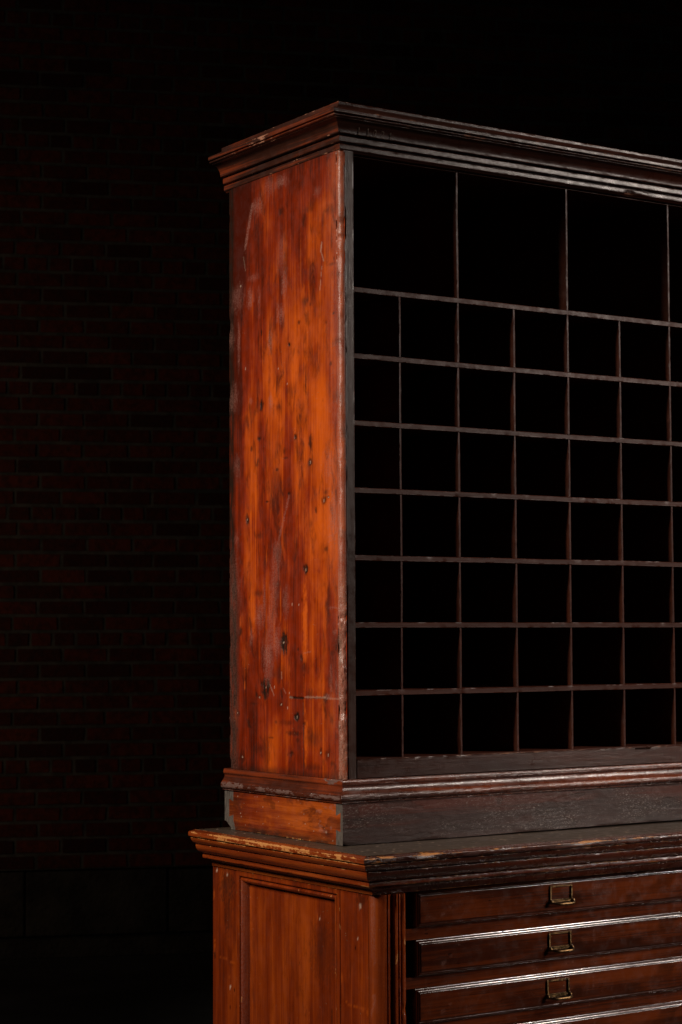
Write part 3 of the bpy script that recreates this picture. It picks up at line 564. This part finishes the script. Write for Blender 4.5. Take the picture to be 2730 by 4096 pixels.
# ---- side frame: stiles, rails, recessed panel and its moulding
YO0, YO1 = -.0115, .3300                     # opening
ZB_ = -.905
for mir in (False, True):
    x0, x1 = (BX, BX + .020) if not mir else (BX1 - .020, BX1)
    def painted(name, a0, a1, b0, b1, xo, mat, marks):
        marks = [(k, y - .0087, z, a, b, s) for (k, y, z, a, b, s) in marks]
        ys = np.linspace(a1, a0, max(3, int((a1 - a0) / .0025))); zs = np.linspace(b0, b1, max(3, int((b1 - b0) / .004)))
        Y, Z = np.meshgrid(ys, zs, indexing='ij'); X = np.full(Y.shape, xo) + .0003 * (fbm(Y * 30, Z * 8, 3) - .5)
        m0 = (np.arange(len(ys)) == 0) | (np.arange(len(ys)) == len(ys) - 1)
        A = {k: 0 * Y for k in ('raw', 'pale', 'dark', 'tone')}
        A['edge'] = np.where(m0[:, None], .8, 0) + 0 * Y
        A['tone'] = .5 * (fbm(Y * 18, Z * 4, 19) - .5)
        for (k, y, z, a, b, s) in marks:
            d = np.hypot((Y - y) / a, (Z - z) / b) + (fbm(Y * 500, Z * 400, 7) - .5) * 1.6; A[k] = np.maximum(A[k], s * (1 - sstep(.5, 1.1, d)))
        P = np.stack([X, Y, Z], -1)
        ring = [dict(P=P, a=A, flip=mir)]
        # returns to the back so that the board has thickness
        back = np.stack([np.full(Y.shape, (xo + .018) if not mir else (xo - .018)), Y, Z], -1)
        for e in (0, -1):
            q = np.stack([P[e], back[e]], 0); ring.append(dict(P=q, a={'edge': np.full(q.shape[:2], .0)}, flip=(e == 0) ^ mir))
        for e in (0, -1):
            q = np.stack([P[:, e], back[:, e]], 0); ring.append(dict(P=q, a={}, flip=(e == -1) ^ mir))
        V, F, AA = merge_grids(ring); return link(name, raw_mesh(V, F, AA, 40), mat, lower)
    xo = BX if not mir else BX1
    mk = [] if mir else [('raw', .4225, -.235, .003, .012, .9), ('raw', .421, -.330, .003, .014, 1.), ('dark', .420, -.347, .004, .006, .8), ('dark', .375, -.215, .030, .035, .55), ('dark', .372, -.260, .016, .05, .4),
                          ('raw', .355, -.352, .010, .0022, .8), ('raw', .385, -.349, .010, .0018, .7), ('raw', .400, -.347, .006, .0015, .6), ('pale', .363, -.398, .0025, .004, .9), ('raw', .366, -.380, .004, .004, .6), ('pale', .412, -.190, .003, .004, .8), ('pale', .375, -.195, .003, .004, .8), ('raw', .399, -.216, .003, .004, .6)]
    painted('stile', YO1, LYB + .003, ZB_, -.1825, xo, M_LOWP, mk)
    mk = [] if mir else [('raw', -.030, -.371, .010, .0018, .9), ('raw', -.050, -.3725, .014, .0022, .9), ('raw', -.068, -.374, .008, .0025, .9), ('raw', -.083, -.377, .004, .005, 1.), ('pale', -.062, -.205, .004, .005, .6), ('dark', -.065, -.195, .020, .012, .45), ('raw', -.006, -.33, .003, .008, .7), ('pale', -.055, -.26, .001, .002, .8), ('raw', -.020, -.368, .004, .0018, .8)]
    painted('stile', -.0945, YO0, ZB_, -.1825, xo, M_LOWP, mk)
    painted('rail', YO0 + .0002, YO1 - .0002, ZB_, ZB_ + .09, xo, M_LOWP, [])
    # recessed panel
    d = .0135
    xp = xo + d if not mir else xo - d
    mk = [] if mir else [('raw', .090, -.241, .0014, .006, 1.), ('pale', .083, -.244, .0025, .0016, .9), ('dark', .070, -.30, .05, .055, .28), ('raw', .145, -.313, .0015, .003, .9), ('raw', .125, -.40, .002, .003, .9), ('raw', .118, -.418, .0014, .010, 1.), ('raw', .130, -.385, .0014, .008, .7), ('dark', .028, -.40, .005, .06, .55), ('dark', .045, -.42, .003, .05, .5), ('pale', .240, -.345, .0014, .0014, 1.), ('dark', .252, -.46, .003, .02, .4), ('pale', .225, -.412, .0016, .002, .7)]
    painted('side_panel', YO0 + .004, YO1 - .004, ZB_ + .085, -.1826, xp, M_LOWP, mk)
    # planted moulding round the opening: flat fillet, quirk, roll
    pm = [(0, -.0012), (.0002, .0014), (.0082, .0014), (.0090, .0006), (.0094, -.0036), (.0112, -.0040), (.0116, -.0022), (.0130, .0002), (.0152, .0010), (.0178, -.0008), (.0200, -.0045), (.0214, -.0090), (.0220, -.0138)]
    pr, cv = resample(pm, .0015, .0003)
    y0_, y1_, z0_, z1_ = YO0 + .0004, YO1 - .0004, ZB_ + .0905, -.1832
    grids = []
    for side in range(4):
        t = np.linspace(0, 1, 130)[None, :]; q = pr[:, 0][:, None]; h = pr[:, 1][:, None]
        if side == 0: Y = (y1_ - q) + 0 * t; Z = (z0_ + q) * (1 - t) + (z1_ - q) * t
        if side == 1: Y = (y1_ - q) * (1 - t) + (y0_ + q) * t; Z = (z1_ - q) + 0 * t
        if side == 2: Y = (y0_ + q) + 0 * t; Z = (z1_ - q) * (1 - t) + (z0_ + q) * t
        if side == 3: Y = (y0_ + q) * (1 - t) + (y1_ - q) * t; Z = (z0_ + q) + 0 * t
        X = (xo - h if not mir else xo + h) + 0 * t
        ed = np.clip(-cv, 0, 1)[:, None] * .9 * (.4 + fbm(Z * 30, Y * 30, 8))
        grids.append(dict(P=np.stack([X + 0 * Y, Y, Z], -1), a={'edge': ed, 'haze': (.28 if side == 0 else 0.) * (q > .010) + 0 * Y}, flip=mir))
    V, F, AA = merge_grids(grids); link('panel_moulding', raw_mesh(V, F, AA, 35), M_LOWP, lower)
    # rounded reeded corner post
    r = .0220; cx, cy = BX + .0220, BF + r
    pp = [(BX + .004, -.0947), (BX + .0012, -.0947), (BX + .0006, -.0952)]
    pp += [(cx - (.0220 - .0004) * math.cos(a), cy - r * math.sin(a)) for a in np.linspace(.02, math.pi / 2, 12)]
    pp += [(0.0070, BF), (0.0080, BF + .0006), (0.0086, BF + .0045), (0.0102, BF + .0045), (0.0110, BF - .0002), (0.0124, BF + .0002), (0.0150, BF + .0032), (0.0182, BF + .0052), (0.0210, BF + .0060), (0.0235, BF + .0060), (0.0242, BF + .0020), (0.0255, BF - .0006),
           (0.0272, BF - .0016), (0.0295, BF - .0006), (0.0310, BF + .0008), (0.0330, BF - .0010), (0.0352, BF - .0004), (0.0360, BF + .0032), (0.0370, BF + .0032), (0.0380, BF - .0010), (0.0410, BF - .0026), (0.0445, BF - .0014), (0.0470, BF + .0014), (0.0482, BF + .0060), (0.0486, BF + .0260), (BX + .004, BF + .0260)]
    n = 150; zz = np.linspace(ZB_, -.1832, n); P = np.zeros((len(pp), n, 3)); ed = np.zeros((len(pp), n)); rw = np.zeros((len(pp), n)); hz = np.zeros((len(pp), n))
    for i, (x, y) in enumerate(pp):
        P[i, :, 0] = x if not mir else W - x; P[i, :, 1] = y; P[i, :, 2] = zz
        if x > .006 and i > 14:
            P[i, :, 1] += .0006 * sstep(.62, .8, fbm(zz * 90, zz * 0 + i, 4)); ed[i] = .55 if y < BF + .001 else 0
        if .037 < x < .050: rw[i] = np.exp(-((zz + .372) / .010) ** 2) * 1.2; P[i, :, 1] += .002 * np.exp(-((zz + .372) / .008) ** 2)
        if i in (5, 6, 7): hz[i] = .5 * sstep(-.34, -.24, zz) * fbm(zz * 20, zz * 0, 3) + .4 * sstep(.68, .75, fbm(zz * 45, zz * 0 + i * .3, 31))
    V, F, AA = merge_grids([dict(P=P, a={'edge': ed, 'raw': np.clip(rw, 0, 1), 'haze': hz}, close=True, caps=True, flip=mir)])
    link('corner_post', raw_mesh(V, F, AA, 38), M_POST, lower)
# ---- carcass behind the drawers
RY = -.0946
box('back_panel', BX + .02, BX1 - .02, .402, .4150, ZB_, -.186, M_BACK, lower, 0)
box('carcass', BX + .016, BX1 - .016, RY + .020, .398, ZB_, -.1850, M_BACK, lower, 0)
NDR = 8; DP = .0810; DT0 = -.1850; DH = .0610
def rail(z0, z1):
    xs = np.linspace(.0484, W - .0484, 330); zs = np.linspace(z0, z1, 8); X, Z = np.meshgrid(xs, zs, indexing='ij')
    Y = RY + .0003 * (fbm(X * 20, Z * 60, 4) - .5)
    g = [dict(P=np.stack([X, Y, Z], -1), a={'tone': .25 + 0 * X, 'raw': np.exp(-((X - .052) / .006) ** 2) * (abs(Z + .352) < .02) * 1.})]
    for e in (0, -1):
        q = np.stack([g[0]['P'][:, e], g[0]['P'][:, e] + np.array([0, .02, 0])], 1); g.append(dict(P=q, a={}, flip=(e == 0)))
    V, F, AA = merge_grids(g); link('drawer_rail', raw_mesh(V, F, AA, 40), M_DRAW, lower)
for i in range(NDR + 1):
    top = DT0 - i * DP + DP - DH - .0004 if i else -.1872 + .0000
    z1 = (DT0 - i * DP + (DP - DH) - .0006) if i else -.1832; z0 = DT0 - i * DP + .0006
    if z1 - z0 > .002: rail(z0, z1)
# ---- drawer: moulded front
DXL, DXR = .0791, W - .0791
def drawer_front():
    pm = [(0, -.004), (0, .0026), (.0004, .0032), (.0012, .0034), (.0016, .0040), (.0023, .0056), (.0033, .0068), (.0045, .0074), (.0053, .0076), (.0055, .0069), (.0063, .0069), (.0067, .0080), (.0075, .0085), (.0082, .0085), (.0088, .0078)]
    pr, cv = resample(pm, .0012, .00018); grids = []; z1, z0 = DT0, DT0 - DH
    for side in range(4):
        hor = side in (1, 3); m = 420 if hor else 24
        t = np.linspace(0, 1, m)[None, :]; q = pr[:, 0][:, None]; h = pr[:, 1][:, None]
        if side == 0: X = (DXL + q) + 0 * t; Z = (z0 + q) * (1 - t) + (z1 - q) * t
        if side == 1: X = (DXL + q) * (1 - t) + (DXR - q) * t; Z = (z1 - q) + 0 * t
        if side == 2: X = (DXR - q) + 0 * t; Z = (z1 - q) * (1 - t) + (z0 + q) * t
        if side == 3: X = (DXR - q) * (1 - t) + (DXL + q) * t; Z = (z0 + q) + 0 * t
        if side == 3: h = np.minimum(h, .0064 + q * .12) + 0 * q
        ed = np.clip(-cv, 0, 1)[:, None] * .3 + 0 * X
        Y = RY - h + 0 * X + np.clip(-cv, 0, 1)[:, None] * .00012 * sstep(.62, .8, fbm(X * 90, Z * 30, 9))
        grids.append(dict(P=np.stack([X, Y, Z], -1), a={'edge': ed, 'tone': -.25 + 0 * X}, flip=True))
    xs = np.linspace(DXL + .0088, DXR - .0088, 420); zs = np.linspace(z0 + .0088, z1 - .0088, 22); X, Z = np.meshgrid(xs, zs, indexing='ij')
    Y = RY - .0078 + .0003 * (fbm(X * 12, Z * 40, 14) - .5)
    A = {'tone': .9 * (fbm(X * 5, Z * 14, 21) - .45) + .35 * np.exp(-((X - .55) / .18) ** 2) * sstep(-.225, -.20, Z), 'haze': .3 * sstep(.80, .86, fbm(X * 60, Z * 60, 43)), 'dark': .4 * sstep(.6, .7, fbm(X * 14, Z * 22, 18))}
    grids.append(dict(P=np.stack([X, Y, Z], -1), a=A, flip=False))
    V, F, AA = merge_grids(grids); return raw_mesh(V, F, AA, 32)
def pull_mesh(x, z):
    """square card frame with a bail standing out from its foot"""
    bm = bmesh.new(); yf = RY - .0080
    w, h = .0258, .0130; t = .0054
    box_bm(bm, x - w, x + w, yf - .0020, yf + .0006, z + h - .0032, z + h, .0006)
    box_bm(bm, x - w, x - w + t * .75, yf - .0024, yf + .0006, z - h, z + h - .0028, .0005)
    box_bm(bm, x + w - t * .75, x + w, yf - .0024, yf + .0006, z - h, z + h - .0028, .0005)
    box_bm(bm, x - w - .0005, x + w + .0005, yf - .0034, yf + .0006, z - h - .0038, z - h - .0002, .0007)
    box_bm(bm, x - w + .003, x + w - .003, yf - .0012, yf + .0006, z - h + .0000, z - h + .0018, .0004)
    # lugs
    for s in (-1, 1):
        r = bmesh.ops.create_uvsphere(bm, u_segments=14, v_segments=9, radius=.0038)
        for v in r['verts']: v.co = Vector((v.co.x * 1.0, v.co.y * 1.05, v.co.z * 1.15)) + Vector((x + s * (w - .001), yf - .0040, z - h - .0026))
    # bail: swept bar bowed forward
    pts = []
    for k in range(25):
        u = -1 + 2 * k / 24; a = abs(u)
        yy = yf - .0050 - .0125 * (1 - a ** 5); zz = z - h - .0034 - .0018 * (1 - a ** 4)
        pts.append(Vector((x + u * (w - .0005) * (1.0), yy, zz)))
    rings = []
    for k, p in enumerate(pts):
        d = (pts[min(k + 1, 24)] - pts[max(k - 1, 0)]).normalized(); up = Vector((0, 0, 1)); sd = d.cross(up).normalized(); up = sd.cross(d)
        rr = .0017 + .0006 * (1 - abs(k - 12) / 12)
        rings.append([bm.verts.new(p + sd * rr * math.cos(a) + up * rr * 1.15 * math.sin(a)) for a in np.linspace(0, 2 * math.pi, 11)[:-1]])
    for r0, r1 in zip(rings, rings[1:]):
        for i in range(10): bm.faces.new((r0[i], r0[(i + 1) % 10], r1[(i + 1) % 10], r1[i]))
    bm.faces.new(rings[0][::-1]); bm.faces.new(rings[-1]); bmesh.ops.recalc_face_normals(bm, faces=bm.faces)
    me = bpy.data.meshes.new('m'); bm.to_mesh(me); bm.free(); me.materials.append(M_BRASS)
    me.shade_smooth(); me.set_sharp_from_angle(angle=math.radians(35)); return me
dmesh = drawer_front(); dmesh.materials.append(M_DRAW); HX, HZ = .3925, -.2085
pml, pmr = pull_mesh(HX, HZ), pull_mesh(W - HX, HZ)
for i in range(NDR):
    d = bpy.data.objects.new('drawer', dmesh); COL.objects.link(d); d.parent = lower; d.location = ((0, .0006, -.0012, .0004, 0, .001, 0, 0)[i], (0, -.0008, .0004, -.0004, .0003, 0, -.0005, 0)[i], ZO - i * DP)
    for k, pm_ in enumerate((pml, pmr)):
        p = bpy.data.objects.new('card_frame_pull', pm_); COL.objects.link(p); p.parent = d; p.location = ((0, -.0050, -.0078, -.006, -.002, -.004, -.001, -.003)[i] * (1 if k == 0 else -1), 0, (0, -.0005, -.0014, 0, .0008, 0, -.0006, 0)[i])
# ---- base
BASE_P = [(-.060, FL + .001), (-.0330, FL + .001), (-.0330, FL + .095), (-.0370, FL + .100), (-.0380, FL + .110), (-.0440, FL + .118), (-.0480, FL + .130), (-.0490, ZB_ - .0003), (-.070, ZB_ - .0003)]
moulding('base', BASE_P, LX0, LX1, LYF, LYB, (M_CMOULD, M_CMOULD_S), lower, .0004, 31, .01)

# ================================================================ setting: floor and brick wall
bm = bmesh.new(); bmesh.ops.create_grid(bm, x_segments=1, y_segments=1, size=14.0)
me = bpy.data.meshes.new('m'); bm.to_mesh(me); bm.free()
M_FLOOR = plain('worn_concrete_floor', (.060, .056, .052), .75, var=.3, sc_=2.5)
fl = bpy.data.objects.new('floor', me); COL.objects.link(fl); me.materials.append(M_FLOOR); fl['kind'] = 'structure'

def brick_wall():
    m = NT('brick'); geo = m.n.new('ShaderNodeNewGeometry'); ri = geo.outputs['Random Per Island']
    c = m.ramp(ri, [(0., (.080, .024, .018)), (.18, (.13, .030, .019)), (.5, (.20, .038, .022)), (.8, (.26, .052, .030)), (1., (.12, .032, .022))])
    n = m.noise((30, 30, 30), 5, .7); c = m.mix(m.step(n, .35, .7, 0., .7), c, (.05, .030, .026)); m.lk(c, m.b.inputs['Base Color']); m.b.inputs['Roughness'].default_value = .85; m.b.inputs['Specular IOR Level'].default_value = .2
    m.lk(m.bump(m.noise((60, 60, 60), 4, .7), .8, .008), m.b.inputs['Normal'])
    mb = m.m
    mm = plain('lime_mortar', (.125, .115, .095), .9, var=.4, sc_=14, bstr=.6, bdist=.004)
    mc = plain('rough_foundation_stone', (.060, .050, .040), .85, var=.5, sc_=6, bstr=.8, bdist=.01)
    ang = math.radians(-23.5)
    wall = bpy.data.objects.new('brick_wall', None); COL.objects.link(wall)
    wall.location = WALL_P; wall.rotation_euler = (0, 0, ang)
    wall['label'] = 'red brick wall with pale mortar and a stone footing, in deep shade behind the cabinets'; wall['category'] = 'wall'
    rnd = random.Random(3)
    V = []; F = []
    def brick(x0, x1, z0, z1):
        j = lambda a: rnd.uniform(-a, a)
        y = -.006 + j(.0025); b = len(V); e = .003
        V.extend([(x0 + j(.0015), .01, z0), (x1, .01, z0), (x1, .01, z1), (x0, .01, z1), (x0 + e + j(.002), y, z0 + e + j(.0015)), (x1 - e + j(.002), y + j(.001), z0 + e + j(.0015)), (x1 - e + j(.002), y, z1 - e + j(.0015)), (x0 + e + j(.002), y + j(.001), z1 - e + j(.0015))])
        F.extend([(b + 4, b + 5, b + 6, b + 7), (b, b + 1, b + 5, b + 4), (b + 1, b + 2, b + 6, b + 5), (b + 2, b + 3, b + 7, b + 6), (b + 3, b, b + 4, b + 7)])
    CH = .0657; SL = .1900; mo = .0105; base = .350; x0w, x1w = -2.7, 5.0
    for r in range(62):
        z0 = base + r * CH; hdr = (r % 8) == 6; L = SL / 2 if hdr else SL
        x = x0w + (0 if r % 2 else L / 2) + rnd.uniform(-.015, .015)
        while x < x1w:
            brick(x, x + L - mo, z0 + rnd.uniform(-.001, .001), z0 + CH - mo); x += L
    me = bpy.data.meshes.new('m'); me.from_pydata(V, [], F); me.materials.append(mb); me.update()
    o = bpy.data.objects.new('brickwork', me); COL.objects.link(o); o.parent = wall
    def slab(name, x0, x1, y0, y1, z0, z1, mat, bev=0.0):
        bm = bmesh.new(); box_bm(bm, x0, x1, y0, y1, z0, z1, bev); me = bpy.data.meshes.new('m'); bm.to_mesh(me); bm.free(); me.materials.append(mat)
        o = bpy.data.objects.new(name, me); COL.objects.link(o); o.parent = wall
    slab('mortar', x0w, x1w, 0.0, .25, base - .003, base + 62 * CH, mm)
    x = x0w; bm = bmesh.new()
    while x < x1w:
        L = rnd.uniform(.55, .95); box_bm(bm, x, x + L - .006, -.012 + rnd.uniform(-.006, .006), .24, .075, base - .006 + rnd.uniform(-.012, .0), .006); x += L
    me = bpy.data.meshes.new('m'); bm.to_mesh(me); bm.free(); me.materials.append(mc); o = bpy.data.objects.new('stone_footing', me); COL.objects.link(o); o.parent = wall
    slab('kerb', x0w, x1w, -.10, -.02, -.001, .072, mc, .004)
cam_p = Vector((-1.9125793, -2.8680820, .2438149 + ZO))
u_ = Vector((math.sin(.587798), math.cos(.587798), 0))
WALL_P = cam_p + u_ * 8.6; WALL_P.z = 0
brick_wall()

# ================================================================ camera
f, px, py, yaw, pitch, roll = 8033.946762, 1366.5302, 2045.282864, .587798, .061903, -.004738
cd = bpy.data.cameras.new('camera'); cam = bpy.data.objects.new('camera', cd); COL.objects.link(cam); sc.camera = cam
fw = Vector((math.sin(yaw) * math.cos(pitch), math.cos(yaw) * math.cos(pitch), math.sin(pitch)))
rt = Vector((math.cos(yaw), -math.sin(yaw), 0)); up = rt.cross(fw)
r2 = rt * math.cos(roll) + up * math.sin(roll); u2 = -rt * math.sin(roll) + up * math.cos(roll)
cam.matrix_world = Matrix(((r2.x, u2.x, -fw.x, cam_p.x), (r2.y, u2.y, -fw.y, cam_p.y), (r2.z, u2.z, -fw.z, cam_p.z), (0, 0, 0, 1)))
cd.sensor_fit = 'VERTICAL'; cd.sensor_height = 36; cd.lens = f / 4096 * 36
cd.clip_start = .05; cd.clip_end = 60
cd.dof.use_dof = True; cd.dof.focus_distance = 3.45; cd.dof.aperture_fstop = 13

# ================================================================ lamps and an added wall fill
def area(name, loc, target, size, size_y, power, col, spread=180):
    l = bpy.data.lights.new(name, 'AREA'); l.shape = 'RECTANGLE'; l.size = size; l.size_y = size_y; l.energy = power; l.color = col; l.spread = math.radians(spread)
    o = bpy.data.objects.new(name, l); COL.objects.link(o); loc = Vector(loc) + Vector((0, 0, ZO)); o.location = loc
    o.rotation_euler = (Vector(target) + Vector((0, 0, ZO)) - loc).to_track_quat('-Z', 'Y').to_euler(); return o
area('softbox_left', (-2.9, -.05, 2.0), (0, .18, .18), .45, 1.0, 16.5, (1, .90, .76), 60)
area('softbox_right', (2.5, -2.0, 1.6), (.45, 0, 0), .36, .45, 5.8, (1, .85, .75), 62)
area('strip_right', (2.7, -2.0, .30), (.5, -.1, -.38), .25, .3, .50, (1, .86, .76), 20)
area('wall_fill', (-2.2, 3.0, .9), (.8, 6.6, .3), .6, .6, 3.3, (1, .72, .52), 100)  # added fill without a visible source, brightens the brick wall
w = bpy.data.worlds.new('World'); sc.world = w; w.use_nodes = True
w.node_tree.nodes['Background'].inputs[0].default_value = (.9, .95, 1, 1); w.node_tree.nodes['Background'].inputs[1].default_value = .0025
sc.view_settings.view_transform = 'Standard'; sc.view_settings.look = 'None'; sc.view_settings.exposure = 0; sc.view_settings.gamma = 1
sc.render.engine = 'CYCLES'
